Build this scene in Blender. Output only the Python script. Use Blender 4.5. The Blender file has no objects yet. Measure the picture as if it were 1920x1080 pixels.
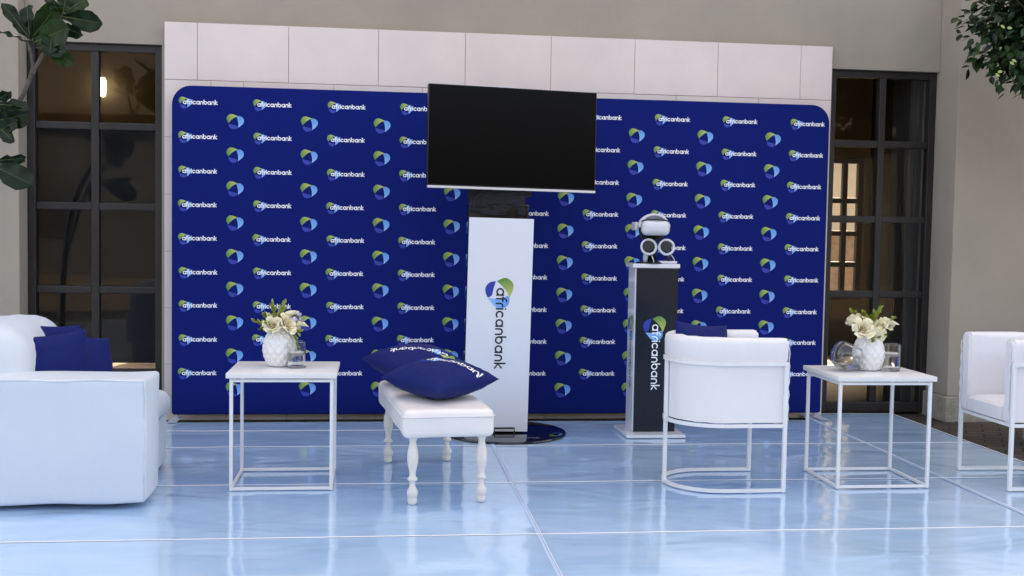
import bpy, bmesh, math, random
from mathutils import Vector, Matrix, noise
R = math.radians
random.seed(7)
scn = bpy.context.scene
C = scn.collection
# ------------------------------------------------------------------ camera
CAM = (1.38451, -7.79819, 1.34381); YAW, PIT, ROL, FPX = 0.1199, -0.05316, 0.01697, 2100.0
fw = Vector((math.sin(YAW)*math.cos(PIT), math.cos(YAW)*math.cos(PIT), math.sin(PIT)))
rt = Vector((math.cos(YAW), -math.sin(YAW), 0)); up = rt.cross(fw)
r2 = rt*math.cos(ROL)+up*math.sin(ROL); u2 = up*math.cos(ROL)-rt*math.sin(ROL)
cd = bpy.data.cameras.new('camera'); cam = bpy.data.objects.new('camera', cd); C.objects.link(cam)
cd.sensor_width = 36; cd.lens = FPX/1920*36; cd.clip_end = 500
m = Matrix((r2, u2, -fw)).transposed().to_4x4(); m.translation = Vector(CAM); cam.matrix_world = m
scn.camera = cam
def at(x, y, Y):                       # pixel of the photograph -> point on the plane at depth Y
    d = fw*FPX+r2*(x-960)-u2*(y-540)
    return Vector(CAM)+d*((Y-CAM[1])/d.y)
def topx(p):
    d = Vector(p)-Vector(CAM); z = d.dot(fw)
    return 960+FPX*d.dot(r2)/z, 540-FPX*d.dot(u2)/z, z
# ------------------------------------------------------------------ world, sun, exposure
SUN_EL, SUN_AZ = R(42), R(14)
w = bpy.data.worlds.new('World'); scn.world = w; w.use_nodes = True
nt = w.node_tree; bg = nt.nodes['Background']
sky = nt.nodes.new('ShaderNodeTexSky'); sky.sky_type = 'NISHITA'; sky.sun_disc = False
sky.sun_elevation = SUN_EL; sky.sun_rotation = SUN_AZ; sky.air_density = 0.55; sky.dust_density = 4.0; sky.ozone_density = 0.3
nt.links.new(sky.outputs[0], bg.inputs[0]); bg.inputs[1].default_value = 0.15
sd = bpy.data.lights.new('sun', 'SUN'); sd.energy = 3.5; sd.angle = R(0.5); sd.color = (1, .95, .87)
sun = bpy.data.objects.new('sun', sd); C.objects.link(sun)
sdir = Vector((math.sin(SUN_AZ)*math.cos(SUN_EL), math.cos(SUN_AZ)*math.cos(SUN_EL), math.sin(SUN_EL)))
sun.rotation_euler = sdir.to_track_quat('Z', 'Y').to_euler(); sun.location = (0, 0, 20)
vs = scn.view_settings; vs.view_transform = 'Standard'; vs.look = 'None'; vs.gamma = 1; vs.exposure = 2.92
vs.use_white_balance = True; vs.white_balance_temperature = 9900; vs.white_balance_tint = 10
# ------------------------------------------------------------------ materials
MATS = {}
def mat(name, col, rough=.6, metal=0, spec=.5, bump=None, var=None, coat=0, sheen=0, trans=0, ior=1.45, emit=None, wave=None, sss=0):
    """bump=(scale, strength, distance[, detail]); var=(scale, amount[, tint]) base colour variation"""
    mt = bpy.data.materials.new(name); mt.use_nodes = True; MATS[name] = mt
    n = mt.node_tree.nodes; l = mt.node_tree.links; b = n['Principled BSDF']
    b.inputs['Base Color'].default_value = (*col, 1); b.inputs['Roughness'].default_value = rough
    b.inputs['Metallic'].default_value = metal; b.inputs['Specular IOR Level'].default_value = spec
    b.inputs['Coat Weight'].default_value = coat; b.inputs['Sheen Weight'].default_value = sheen
    b.inputs['Transmission Weight'].default_value = trans; b.inputs['IOR'].default_value = ior
    if sss: b.inputs['Subsurface Weight'].default_value = sss; b.inputs['Subsurface Radius'].default_value = (.01, .008, .006)
    if emit: b.inputs['Emission Color'].default_value = (*emit[0], 1); b.inputs['Emission Strength'].default_value = emit[1]
    tc = n.new('ShaderNodeTexCoord')
    if var:
        nz = n.new('ShaderNodeTexNoise'); nz.inputs['Scale'].default_value = var[0]; nz.inputs['Detail'].default_value = 6; nz.inputs['Roughness'].default_value = .6
        l.new(tc.outputs['Object'], nz.inputs['Vector'])
        mr = n.new('ShaderNodeMapRange'); mr.inputs[1].default_value = .3; mr.inputs[2].default_value = .7
        l.new(nz.outputs['Fac'], mr.inputs[0])
        mx = n.new('ShaderNodeMix'); mx.data_type = 'RGBA'
        a = var[1]; t = var[2] if len(var) > 2 else (1, 1, 1)
        mx.inputs['A'].default_value = (*[min(1, c*(1-a)) for c in col], 1)
        mx.inputs['B'].default_value = (*[min(1, c*(1+a)*k) for c, k in zip(col, t)], 1)
        l.new(mr.outputs[0], mx.inputs['Factor']); l.new(mx.outputs['Result'], b.inputs['Base Color'])
        rr = n.new('ShaderNodeMapRange'); rr.inputs[3].default_value = max(0, rough-.06); rr.inputs[4].default_value = min(1, rough+.08)
        l.new(nz.outputs['Fac'], rr.inputs[0]); l.new(rr.outputs[0], b.inputs['Roughness'])
    CREASE = {'slipcover': .35, 'sofa_cover': .3, 'cushion_navy': .5, 'fabric_navy': .14}
    if bump:
        bs = bump if isinstance(bump, list) else [bump]; prev = None
        for q in bs:
            nz = n.new('ShaderNodeTexNoise'); nz.inputs['Scale'].default_value = q[0]; nz.inputs['Detail'].default_value = q[3] if len(q) > 3 else 4
            if len(q) > 4:
                mp = n.new('ShaderNodeMapping'); mp.inputs['Scale'].default_value = q[4]; l.new(tc.outputs['Object'], mp.inputs[0]); l.new(mp.outputs[0], nz.inputs['Vector'])
            else: l.new(tc.outputs['Object'], nz.inputs['Vector'])
            bp = n.new('ShaderNodeBump'); bp.inputs['Strength'].default_value = q[1]; bp.inputs['Distance'].default_value = q[2]
            l.new(nz.outputs['Fac'], bp.inputs['Height'])
            if prev: l.new(prev.outputs[0], bp.inputs['Normal'])
            prev = bp
        if name in CREASE:
            for rotv, sc in (((.4, .9, .6), (2.2, 5.5, 3.0)), ((.2, -.8, -.5), (4.5, 2.0, 2.6))):
                mp = n.new('ShaderNodeMapping'); mp.inputs['Rotation'].default_value = rotv; mp.inputs['Scale'].default_value = sc; l.new(tc.outputs['Object'], mp.inputs[0])
                nz = n.new('ShaderNodeTexNoise'); nz.noise_type = 'RIDGED_MULTIFRACTAL'; nz.inputs['Scale'].default_value = .9; nz.inputs['Detail'].default_value = 1.5; nz.inputs['Distortion'].default_value = .5; l.new(mp.outputs[0], nz.inputs['Vector'])
                mk = n.new('ShaderNodeTexNoise'); mk.inputs['Scale'].default_value = 2.4; l.new(tc.outputs['Object'], mk.inputs['Vector'])
                mr = n.new('ShaderNodeMapRange'); mr.inputs[1].default_value = .45; mr.inputs[2].default_value = .7; l.new(mk.outputs['Fac'], mr.inputs[0])
                mu = n.new('ShaderNodeMath'); mu.operation = 'MULTIPLY'; l.new(nz.outputs['Fac'], mu.inputs[0]); l.new(mr.outputs[0], mu.inputs[1])
                bp = n.new('ShaderNodeBump'); bp.inputs['Strength'].default_value = CREASE[name]; bp.inputs['Distance'].default_value = .02
                l.new(mu.outputs[0], bp.inputs['Height']); l.new(prev.outputs[0], bp.inputs['Normal']); prev = bp
        l.new(prev.outputs[0], b.inputs['Normal'])
    return mt
def M(n): return MATS[n]
mat('stucco', (.375, .322, .266), .85, bump=[(160, .45, .004), (6, .3, .012)], var=(1.1, .11, (1, .985, .95)))
mat('stone', (.77, .66, .62), .7, bump=[(30, .2, .004), (200, .2, .001)], var=(2.2, .07, (1, .985, .96)))
mat('stone_core', (.42, .38, .35), .9)
mat('plinth', (.36, .32, .26), .9, bump=[(60, .8, .01), (14, .4, .01)], var=(12, .25))
mat('frame', (.022, .019, .0185), .45, bump=(70, .15, .002), var=(9, .25))
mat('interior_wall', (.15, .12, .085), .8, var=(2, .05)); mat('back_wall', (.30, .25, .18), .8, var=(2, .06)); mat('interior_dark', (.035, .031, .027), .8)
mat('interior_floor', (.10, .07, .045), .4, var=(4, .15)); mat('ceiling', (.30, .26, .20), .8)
mat('blind', (.009, .012, .015), .7, bump=(300, .2, .001))
mat('curtain', (.085, .085, .085), .85, bump=(7, .6, .03, 2, (6, 6, .1)))
mat('picture_frame', (.02, .018, .016), .4); mat('picture_mat', (.30, .25, .20), .7); mat('picture_print', (.13, .10, .08), .5, var=(3, .4))
mat('fabric_navy', (.0010, .0125, .140), .9, spec=.12, bump=[(900, .12, .0006), (2.2, .10, .02, 2)])
mat('cushion_navy', (.0016, .0110, .115), .7, spec=.2, sheen=.03, bump=[(700, .15, .0006), (9, .35, .012, 3)])
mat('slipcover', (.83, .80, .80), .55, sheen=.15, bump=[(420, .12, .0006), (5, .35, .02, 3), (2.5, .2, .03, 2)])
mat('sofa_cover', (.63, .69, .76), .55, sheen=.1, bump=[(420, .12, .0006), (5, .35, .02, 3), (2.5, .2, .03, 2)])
mat('leatherette', (.83, .79, .76), .42, bump=[(260, .15, .0008), (4, .3, .02, 2)], var=(5, .03))
mat('piping', (.72, .72, .73), .6)
mat('white_metal', (.82, .81, .81), .38, bump=(60, .08, .001), var=(14, .03))
mat('white_paint', (.80, .79, .78), .35, bump=(40, .15, .002), var=(18, .04, (1, .98, .94)))
mat('turned_wood', (.76, .73, .69), .42, bump=(50, .25, .002), var=(22, .07, (1, .97, .92)))
mat('panel_white', (.76, .78, .83), .3, var=(3, .015))
mat('gloss_white', (.78, .79, .82), .12, coat=.3)
mat('black_panel', (.006, .013, .024), .25, bump=(20, .03, .001))
mat('black_gloss', (.006, .007, .009), .08, coat=.5); mat('black_metal', (.010, .010, .012), .4)
mat('black_cloth', (.008, .008, .010), .7, bump=[(9, .8, .03, 3, (1, 1, 5)), (300, .2, .001)])
mat('screen', (.002, .0024, .003), .2, spec=.09); mat('silver', (.70, .71, .74), .3, metal=.9); mat('grey_metal', (.45, .47, .5), .5)
mat('vase_white', (.82, .81, .80), .35, bump=(120, .05, .0006))
mat('glass', (.97, .985, .99), .01, trans=1, ior=1.46); mat('pane', (.86, .88, .88), .015, trans=1, ior=1.3)
mat('water', (.95, .97, .98), 0, trans=1, ior=1.33); mat('candle', (.85, .83, .80), .5, sss=.2)
mat('gold_wire', (.75, .52, .25), .3, metal=1)
mat('petal', (.86, .80, .60), .55, sss=.15, var=(25, .06, (1, .98, .85))); mat('petal_lilac', (.66, .62, .72), .55)
mat('sprig', (.27, .33, .05), .5, var=(30, .3)); mat('stem', (.10, .15, .04), .6)
mat('leaf_fig', (.005, .017, .005), .45, spec=.3, bump=[(18, .4, .01, 3)], var=(9, .35)); mat('leaf_fig_young', (.012, .036, .006), .45, spec=.3, bump=[(18, .4, .01, 3)], var=(9, .3))
mat('leaf_rib', (.10, .14, .05), .5)
mat('bark', (.10, .085, .07), .85, bump=(60, .8, .01), var=(30, .4))
mat('leaf_ficus', (.018, .052, .012), .4, var=(5, .4)); mat('leaf_ficus_dark', (.008, .019, .008), .45, var=(5, .4)); mat('leaf_ficus_new', (.34, .38, .12), .4)
mat('pot', (.28, .26, .24), .7, var=(6, .15)); mat('soil', (.05, .035, .025), .95, bump=(60, .8, .02))
mat('headset_white', (.68, .68, .71), .35); mat('dark_plastic', (.012, .012, .014), .35)
mat('seam_faint', (.43, .58, .78), .25); mat('seam', (.80, .83, .88), .3, bump=(30, .3, .002)); mat('roof_tile', (.035, .03, .028), .8)
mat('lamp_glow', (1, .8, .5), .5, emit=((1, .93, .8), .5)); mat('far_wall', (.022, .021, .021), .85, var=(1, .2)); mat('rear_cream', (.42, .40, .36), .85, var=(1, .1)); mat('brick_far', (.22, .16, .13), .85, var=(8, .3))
# glossy panel floor
mt = mat('floor_panel', (.44, .525, .66), .09, spec=.5, coat=.55)
mt.node_tree.nodes['Principled BSDF'].inputs['Coat IOR'].default_value = 1.55; mt.node_tree.nodes['Principled BSDF'].inputs['Coat Roughness'].default_value = .09
n = mt.node_tree.nodes; l = mt.node_tree.links; b = n['Principled BSDF']
tc = n.new('ShaderNodeNewGeometry'); mp = n.new('ShaderNodeMapping'); mp.inputs['Scale'].default_value = (.8, 1.35, 1); l.new(tc.outputs['Position'], mp.inputs[0])
n1 = n.new('ShaderNodeTexNoise'); n1.inputs['Scale'].default_value = 1.9; n1.inputs['Detail'].default_value = 2.5; n1.inputs['Distortion'].default_value = .6; l.new(mp.outputs[0], n1.inputs['Vector'])
b1 = n.new('ShaderNodeBump'); b1.inputs['Strength'].default_value = .26; b1.inputs['Distance'].default_value = .05; l.new(n1.outputs['Fac'], b1.inputs['Height'])
n2 = n.new('ShaderNodeTexNoise'); n2.inputs['Scale'].default_value = 9; n2.inputs['Detail'].default_value = 3; l.new(mp.outputs[0], n2.inputs['Vector'])
b2 = n.new('ShaderNodeBump'); b2.inputs['Strength'].default_value = .018; b2.inputs['Distance'].default_value = .02; l.new(n2.outputs['Fac'], b2.inputs['Height']); l.new(b1.outputs[0], b2.inputs['Normal']); l.new(b2.outputs[0], b.inputs['Normal']); l.new(b2.outputs[0], b.inputs['Coat Normal'])
n3 = n.new('ShaderNodeTexNoise'); n3.inputs['Scale'].default_value = 1.5; n3.inputs['Detail'].default_value = 7; n3.inputs['Distortion'].default_value = 1.2; l.new(mp.outputs[0], n3.inputs['Vector'])
rp = n.new('ShaderNodeMapRange'); rp.inputs[1].default_value = .3; rp.inputs[2].default_value = .7; rp.inputs[3].default_value = .05; rp.inputs[4].default_value = .14; l.new(n3.outputs['Fac'], rp.inputs[0]); l.new(rp.outputs[0], b.inputs['Roughness'])
cr = n.new('ShaderNodeValToRGB'); l.new(n3.outputs['Fac'], cr.inputs[0])
cr.color_ramp.elements[0].position = .3; cr.color_ramp.elements[0].color = (.36, .575, .80, 1); cr.color_ramp.elements[1].position = .72; cr.color_ramp.elements[1].color = (.44, .645, .84, 1); vo = n.new('ShaderNodeTexVoronoi'); vo.inputs['Scale'].default_value = 2.3; l.new(tc.outputs['Position'], vo.inputs['Vector'])
lt = n.new('ShaderNodeMath'); lt.operation = 'LESS_THAN'; lt.inputs[1].default_value = .013; l.new(vo.outputs['Distance'], lt.inputs[0])
n4 = n.new('ShaderNodeTexNoise'); n4.inputs['Scale'].default_value = 5; n4.inputs['Detail'].default_value = 9; n4.inputs['Roughness'].default_value = .75; l.new(tc.outputs['Position'], n4.inputs['Vector'])
r4 = n.new('ShaderNodeMapRange'); r4.inputs[1].default_value = .56; r4.inputs[2].default_value = .75; r4.inputs[4].default_value = .35; l.new(n4.outputs['Fac'], r4.inputs[0])
m4 = n.new('ShaderNodeMix'); m4.data_type = 'RGBA'; m4.inputs['B'].default_value = (.40, .46, .54, 1); l.new(r4.outputs[0], m4.inputs['Factor']); l.new(cr.outputs[0], m4.inputs['A'])
m5 = n.new('ShaderNodeMix'); m5.data_type = 'RGBA'; m5.inputs['B'].default_value = (.08, .08, .09, 1); l.new(lt.outputs[0], m5.inputs['Factor']); l.new(m4.outputs['Result'], m5.inputs['A']); l.new(m5.outputs['Result'], b.inputs['Base Color'])
# dark brown paving beside the floor
mt = mat('paving', (.06, .045, .033), .8)
n = mt.node_tree.nodes; l = mt.node_tree.links; b = n['Principled BSDF']
tc = n.new('ShaderNodeNewGeometry'); mp = n.new('ShaderNodeMapping'); mp.inputs['Rotation'].default_value = (0, 0, R(28)); l.new(tc.outputs['Position'], mp.inputs[0])
bk = n.new('ShaderNodeTexBrick'); bk.inputs['Scale'].default_value = 1; bk.inputs['Brick Width'].default_value = .22; bk.inputs['Row Height'].default_value = .11; bk.inputs['Mortar Size'].default_value = .006
bk.inputs['Color1'].default_value = (.085, .062, .043, 1); bk.inputs['Color2'].default_value = (.055, .04, .03, 1); bk.inputs['Mortar'].default_value = (.015, .012, .01, 1); l.new(mp.outputs[0], bk.inputs['Vector'])
nz = n.new('ShaderNodeTexNoise'); nz.inputs['Scale'].default_value = 14; nz.inputs['Detail'].default_value = 6; l.new(tc.outputs['Position'], nz.inputs['Vector'])
mx = n.new('ShaderNodeMix'); mx.data_type = 'RGBA'; mx.blend_type = 'OVERLAY'; mx.inputs['Factor'].default_value = .5; l.new(bk.outputs[0], mx.inputs['A']); l.new(nz.outputs['Color'], mx.inputs['B']); l.new(mx.outputs['Result'], b.inputs['Base Color'])
bp = n.new('ShaderNodeBump'); bp.inputs['Strength'].default_value = .8; bp.inputs['Distance'].default_value = .006; bp.invert = True; l.new(bk.outputs['Fac'], bp.inputs['Height']); l.new(bp.outputs[0], b.inputs['Normal'])
# print inks: colour comes from the mesh
mt = mat('ink', (1, 1, 1), .5); n = mt.node_tree.nodes; a = n.new('ShaderNodeAttribute'); a.attribute_name = 'Col'; mt.node_tree.links.new(a.outputs['Color'], n['Principled BSDF'].inputs['Base Color'])

# ------------------------------------------------------------------ helpers
def link(name, data, parent=None, m=None):
    o = bpy.data.objects.new(name, data); C.objects.link(o)
    if parent: o.parent = parent
    if m and data and not data.materials: data.materials.append(M(m))
    return o
def obj(name, bm, m, parent=None, smooth=False, loc=None, rot=None):
    me = bpy.data.meshes.new(name); bm.normal_update(); bm.to_mesh(me); bm.free()
    if smooth:
        for p in me.polygons: p.use_smooth = True
        if smooth != 1: me.set_sharp_from_angle(angle=R(smooth))
    o = link(name, me, parent, m)
    if loc: o.location = loc
    if rot: o.rotation_euler = rot
    return o
def tag(o, label, cat, group=None):
    o['label'] = label; o['category'] = cat
    if group: o['group'] = group
    return o
def thing(name, label, cat, loc=(0, 0, 0), rotz=0, group=None):
    o = bpy.data.objects.new(name, None); C.objects.link(o); o.location = loc; o.rotation_euler = (0, 0, rotz); o.empty_display_size = .1
    return tag(o, label, cat, group)
def BM(): return bmesh.new()
def box(bm, x0, x1, y0, y1, z0, z1, bev=0, seg=2, mtx=None):
    ret = bmesh.ops.create_cube(bm, size=1); vs_ = ret['verts']
    for v in vs_:
        v.co = Vector(((x0+x1)/2+v.co.x*(x1-x0), (y0+y1)/2+v.co.y*(y1-y0), (z0+z1)/2+v.co.z*(z1-z0)))
    if bev:
        es = list({e for v in vs_ for e in v.link_edges})
        r = bmesh.ops.bevel(bm, geom=es, offset=bev, segments=seg, affect='EDGES', profile=.6); vs_ = [v for v in r['verts']]
    if mtx: bmesh.ops.transform(bm, matrix=mtx, verts=list({v for v in vs_}))
    return bm
def B(*a, **k): return box(BM(), *a, **k)
def tube(bm, pts, rad, n=8, closed=False, caps=True, square=False):
    pts = [Vector(p) for p in pts]; N = len(pts); rads = rad if isinstance(rad, (list, tuple)) else [rad]*N
    rings = []; prev = None
    for i, p in enumerate(pts):
        if closed: t = (pts[(i+1) % N]-pts[i-1])
        else: t = (pts[min(i+1, N-1)]-pts[max(i-1, 0)])
        t.normalize()
        if prev is None:
            a = Vector((0, 0, 1)) if abs(t.z) < .9 else Vector((1, 0, 0))
            x = t.cross(a).normalized()
        else: x = (prev-t*prev.dot(t)).normalized()
        prev = x; y = t.cross(x)
        off = math.pi/n if square else 0
        rings.append([bm.verts.new(p+(x*math.cos(off+2*math.pi*k/n)+y*math.sin(off+2*math.pi*k/n))*rads[i]*(1.414 if square else 1)) for k in range(n)])
    for i in range(N if closed else N-1):
        a, c = rings[i], rings[(i+1) % N]
        for k in range(n): bm.faces.new((a[k], a[(k+1) % n], c[(k+1) % n], c[k]))
    if caps and not closed:
        bm.faces.new(rings[0][::-1]); bm.faces.new(rings[-1])
    return bm
def lathe(bm, prof, n=32, c=(0, 0), fn=None, caps=True):
    rings = []
    for r, z in prof:
        ring = []
        for k in range(n):
            t = 2*math.pi*k/n; rr = r+(fn(t, z, r) if fn else 0)
            ring.append(bm.verts.new((c[0]+rr*math.cos(t), c[1]+rr*math.sin(t), z)))
        rings.append(ring)
    for a, d in zip(rings, rings[1:]):
        for k in range(n): bm.faces.new((a[k], a[(k+1) % n], d[(k+1) % n], d[k]))
    if caps:
        bm.faces.new(rings[0][::-1]); bm.faces.new(rings[-1])
    return bm
def rbox(bm, x0, x1, y0, y1, z0, z1, r, step=.03, wob=0, wsc=3, seed=0, bulge=(0, 0, 0)):
    """dense rounded upholstered block"""
    c = Vector(((x0+x1)/2, (y0+y1)/2, (z0+z1)/2)); h = Vector(((x1-x0)/2, (y1-y0)/2, (z1-z0)/2))
    r = min(r, *[v*.98 for v in h]); new = []
    def lin(a):
        n = max(3, int(2*a/step)); core = [-a+r+(2*a-2*r)*i/n for i in range(n+1)]; e = [r*(1-math.cos(math.pi/2*k/4)) for k in range(4)]
        return [-a+q for q in e]+core+[a-q for q in e[::-1]]
    L = [lin(v) for v in h]
    for ax in range(3):
        u, v = (ax+1) % 3, (ax+2) % 3
        for s in (-1, 1):
            g = []
            for a in L[u]:
                row = []
                for d in L[v]:
                    p = Vector((0, 0, 0)); p[ax] = s*h[ax]; p[u] = a; p[v] = d
                    q = Vector([max(-h[i]+r, min(h[i]-r, p[i])) for i in range(3)]); dd = p-q
                    nn = dd.normalized() if dd.length > 1e-9 else Vector((0, 0, 0))
                    p = q+nn*r
                    for i in range(3):
                        if bulge[i]:
                            o = [j for j in range(3) if j != i]
                            p[i] += bulge[i]*(p[i]/h[i])*math.cos(p[o[0]]/h[o[0]]*1.5)*math.cos(p[o[1]]/h[o[1]]*1.5)
                    if wob: p += nn*wob*noise.noise(Vector((p.x*wsc+seed, p.y*wsc, p.z*wsc)))
                    vv = bm.verts.new(c+p); row.append(vv); new.append(vv)
                g.append(row)
            for i in range(len(g)-1):
                for j in range(len(g[0])-1):
                    f = (g[i][j], g[i+1][j], g[i+1][j+1], g[i][j+1]); bm.faces.new(f if s > 0 else f[::-1])
    bmesh.ops.remove_doubles(bm, verts=new, dist=1e-5)
    return bm
def catmull(p, closed=False, k=6):
    out = []; N = len(p)
    for i in range(N if closed else N-1):
        a = p[(i-1) % N] if closed or i else p[0]; b_ = p[i]; c_ = p[(i+1) % N]; d = p[(i+2) % N] if closed or i+2 < N else p[-1]
        for j in range(k):
            t = j/k; out.append(tuple(.5*((2*b_[q])+(-a[q]+c_[q])*t+(2*a[q]-5*b_[q]+4*c_[q]-d[q])*t*t+(-a[q]+3*b_[q]-3*c_[q]+d[q])*t**3) for q in range(len(b_))))
    if not closed: out.append(tuple(p[-1]))
    return out
# ------------------------------------------------------------------ lettering and emblem (flat print in x-height units)
def arc(cx, cy, r, a0, a1, n=14): return [(cx+r*math.cos(R(a0+(a1-a0)*i/n)), cy+r*math.sin(R(a0+(a1-a0)*i/n))) for i in range(n+1)]
def letter_strokes():
    S = []; r = .42
    def a(x): S.append(arc(x+.48, .5, r, 0, 360, 22)); S.append([(x+.9, .06), (x+.9, .94)])
    def n_(x): S.append([(x+.08, .06), (x+.08, .55)]+arc(x+.44, .56, .36, 180, 0, 12)+[(x+.8, .06)])
    a(0)
    S.append([(1.38, .06), (1.38, 1.05)]+arc(1.66, 1.08, .28, 180, 75, 7)); S.append([(1.16, .88), (1.72, .88)])
    S.append([(2.0, .06), (2.0, .55)]+arc(2.32, .56, .32, 180, 70, 7))
    S.append([(2.72, .06), (2.72, .92)]); S.append([(2.72, 1.25), (2.72, 1.28)])
    S.append(arc(3.48, .5, r, 45, 315, 16))
    a(4.1); n_(5.28)
    S.append([(6.42, .5), (6.42, 1.4)]); S.append(arc(6.84, .5, r, 0, 360, 22))
    a(7.56); n_(8.76)
    S.append([(9.92, .06), (9.92, 1.4)]); S.append([(10.5, .92), (10.0, .46), (10.56, .06)])
    return S
EM = [  # outline, tip-to-tip outer then inner; colours as a gradient from -> to along an axis
    ([(-.84, -.19), (-1.08, .39), (-.84, .86), (-.42, 1.01), (.37, .73)], [(.37, .73), (0, .6), (-.42, .28), (-.84, -.19)], (.06, .24, .05), (.70, .72, .18), (1, .3)),
    ([(.19, .64), (.55, .76), (.95, .55), (1.1, .18), (.95, -.29), (.37, -.79)], [(.37, -.79), (.41, -.35), (.35, .13), (.19, .64)], (.06, .30, .75), (.26, .56, .90), (-.2, -1)),
    ([(-.83, -.26), (-.72, -.72), (-.32, -1.0), (.12, -.93), (.35, -.8)], [(.35, -.8), (.16, -.52), (-.3, -.42), (-.83, -.26)], (.012, .05, .42), (.01, .02, .20), (.6, .6))]
def print_mesh(name, text=True, emblem=True, tcol=(.93, .94, .96), sw=.2, mapf=None, dark=False, u0=-1.25):
    bm = BM(); cl = bm.loops.layers.float_color.new('Col')
    def face(vs_, cols):
        try: f = bm.faces.new(vs_)
        except ValueError: return
        for lp, c in zip(f.loops, cols): lp[cl] = (*c, 1)
    zc = [0.0]
    ec, er = ((.62, .38), 1.85) if text else ((0, 0), 1.0)
    if emblem:
        for outer, inner, c0, c1, ax in EM:
            zc[0] += .004; o = catmull(outer); i_ = catmull(inner)[::-1]; K = 24
            def samp(q, t):
                f = t*(len(q)-1); j = min(int(f), len(q)-2); f -= j; return (q[j][0]*(1-f)+q[j+1][0]*f, q[j][1]*(1-f)+q[j+1][1]*f)
            def colr(p):
                t = max(0, min(1, .5+.5*(p[0]*ax[0]+p[1]*ax[1]))); return [x*(1-t)+y*t for x, y in zip(c0, c1)]
            rows = []
            for k in range(K+1):
                pa, pb = samp(o, k/K), samp(i_, k/K); row = []
                for s in range(4):
                    p = (pa[0]+(pb[0]-pa[0])*s/3, pa[1]+(pb[1]-pa[1])*s/3); row.append((bm.verts.new((ec[0]+p[0]*er, ec[1]+p[1]*er, zc[0])), colr(p)))
                rows.append(row)
            for k in range(K):
                for s in range(3):
                    q = [rows[k][s], rows[k][s+1], rows[k+1][s+1], rows[k+1][s]]; face([v for v, _ in q], [c for _, c in q])
    if text:
        h = sw/2
        for st in letter_strokes():
            zc[0] += .004; pts = [Vector(p) for p in st]; closed = (pts[0]-pts[-1]).length < 1e-4 and len(pts) > 4
            if closed: pts = pts[:-1]
            N = len(pts); pr = []
            for i, p in enumerate(pts):
                t = (pts[(i+1) % N]-pts[i-1]) if closed else (pts[min(i+1, N-1)]-pts[max(i-1, 0)])
                t.normalize(); nn = Vector((-t.y, t.x)); pr.append((bm.verts.new((*(p+nn*h), zc[0])), bm.verts.new((*(p-nn*h), zc[0]))))
            for i in range(N if closed else N-1):
                a, c = pr[i], pr[(i+1) % N]; face([a[0], a[1], c[1], c[0]], [tcol]*4)
            if not closed:
                for p, q, vv in ((pts[0], pts[1], pr[0]), (pts[-1], pts[-2], pr[-1])):
                    d = (p-q).normalized(); nn = Vector((-d.y, d.x)); cap = [bm.verts.new((*(p+nn*h*math.cos(g)+d*h*math.sin(g)), zc[0])) for g in [math.pi*j/6 for j in range(7)]]
                    face(cap[::-1], [tcol]*7)
    for v in bm.verts:
        if mapf: v.co = mapf(v.co)
    bmesh.ops.recalc_face_normals(bm, faces=bm.faces)
    me = bpy.data.meshes.new(name); bm.to_mesh(me); bm.free(); me.materials.append(M('ink'))
    return me

# ================================================================== SETTING
def struct(name, bm, m, **k):
    o = obj(name, bm, m, **k); o['kind'] = 'structure'; return o
struct('paving', B(-60, 60, -60, 60, -.3, -.02), 'paving')
fl = struct('floor', B(-3.9, 5.22, -7.2, -.14, -.018, -.006), 'white_paint')
cols = [-3.9, 2.1, 4.5, 5.22]; rows = [-7.2, -7, -6, -5, -4, -3, -2, -1, -.12]
g = .004
for i in range(len(cols)-1):
    for j in range(len(rows)-1):
        y1 = rows[j+1]
        if i == 2 and j == len(rows)-2: y1 = .13
        p = obj('floor_panel', B(cols[i]+g, cols[i+1]-g, rows[j]+g, y1-g, -.005, .004), 'floor_panel', fl)
        cx, cy = (cols[i]+cols[i+1])/2, (rows[j]+y1)/2
        p.rotation_euler = (random.uniform(-.0005, .0005), random.uniform(-.0003, .0003), 0)
def strip(x0, y0, x1, y1, wd, z, amp=.003, seed=0, nm='seam_strip', m='seam'):
    bm = BM(); n_ = 40; pv = None; L = Vector((x1-x0, y1-y0)); t = L.normalized(); nn = Vector((-t.y, t.x))
    for k in range(n_+1):
        p = Vector((x0, y0))+L*k/n_+nn*amp*noise.noise(Vector((k*.22+seed, seed, 0)))*2
        h = wd/2*(1+.3*noise.noise(Vector((k*.5, seed+9, 0))))
        q = [bm.verts.new((*(p+nn*s), zz)) for s, zz in ((h, z), (h*.4, z+.002), (-h*.4, z+.002), (-h, z))]
        if pv:
            for s in range(3): bm.faces.new((pv[s], pv[s+1], q[s+1], q[s]))
        pv = q
    return obj(nm, bm, m, fl, smooth=1)
for k, y in enumerate((-4, -3, -2, -1)): strip(-3.9, y, 5.22, y, .009, .0075, .006, k*3.1)
for k, x in enumerate((2.1, 4.5)):
    strip(x, -7, x, -.15, .022, .0065, .003, k+20, m='seam_faint'); strip(x+.008, -7, x+.008, -.15, .004, .0092, .003, k+20)
strip(-.5, -.46, 1.62, -.46, .030, .0075, .010, 51, 'wavy_floor_strip')  # wavy white strip along the left part of the floor
strip(4.66, .135, 5.2, .125, .02, .007, .002, 61, 'floor_edge')
strip(5.222, .12, 5.222, -7, .012, .006, .004, 71, 'floor_edge')

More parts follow.
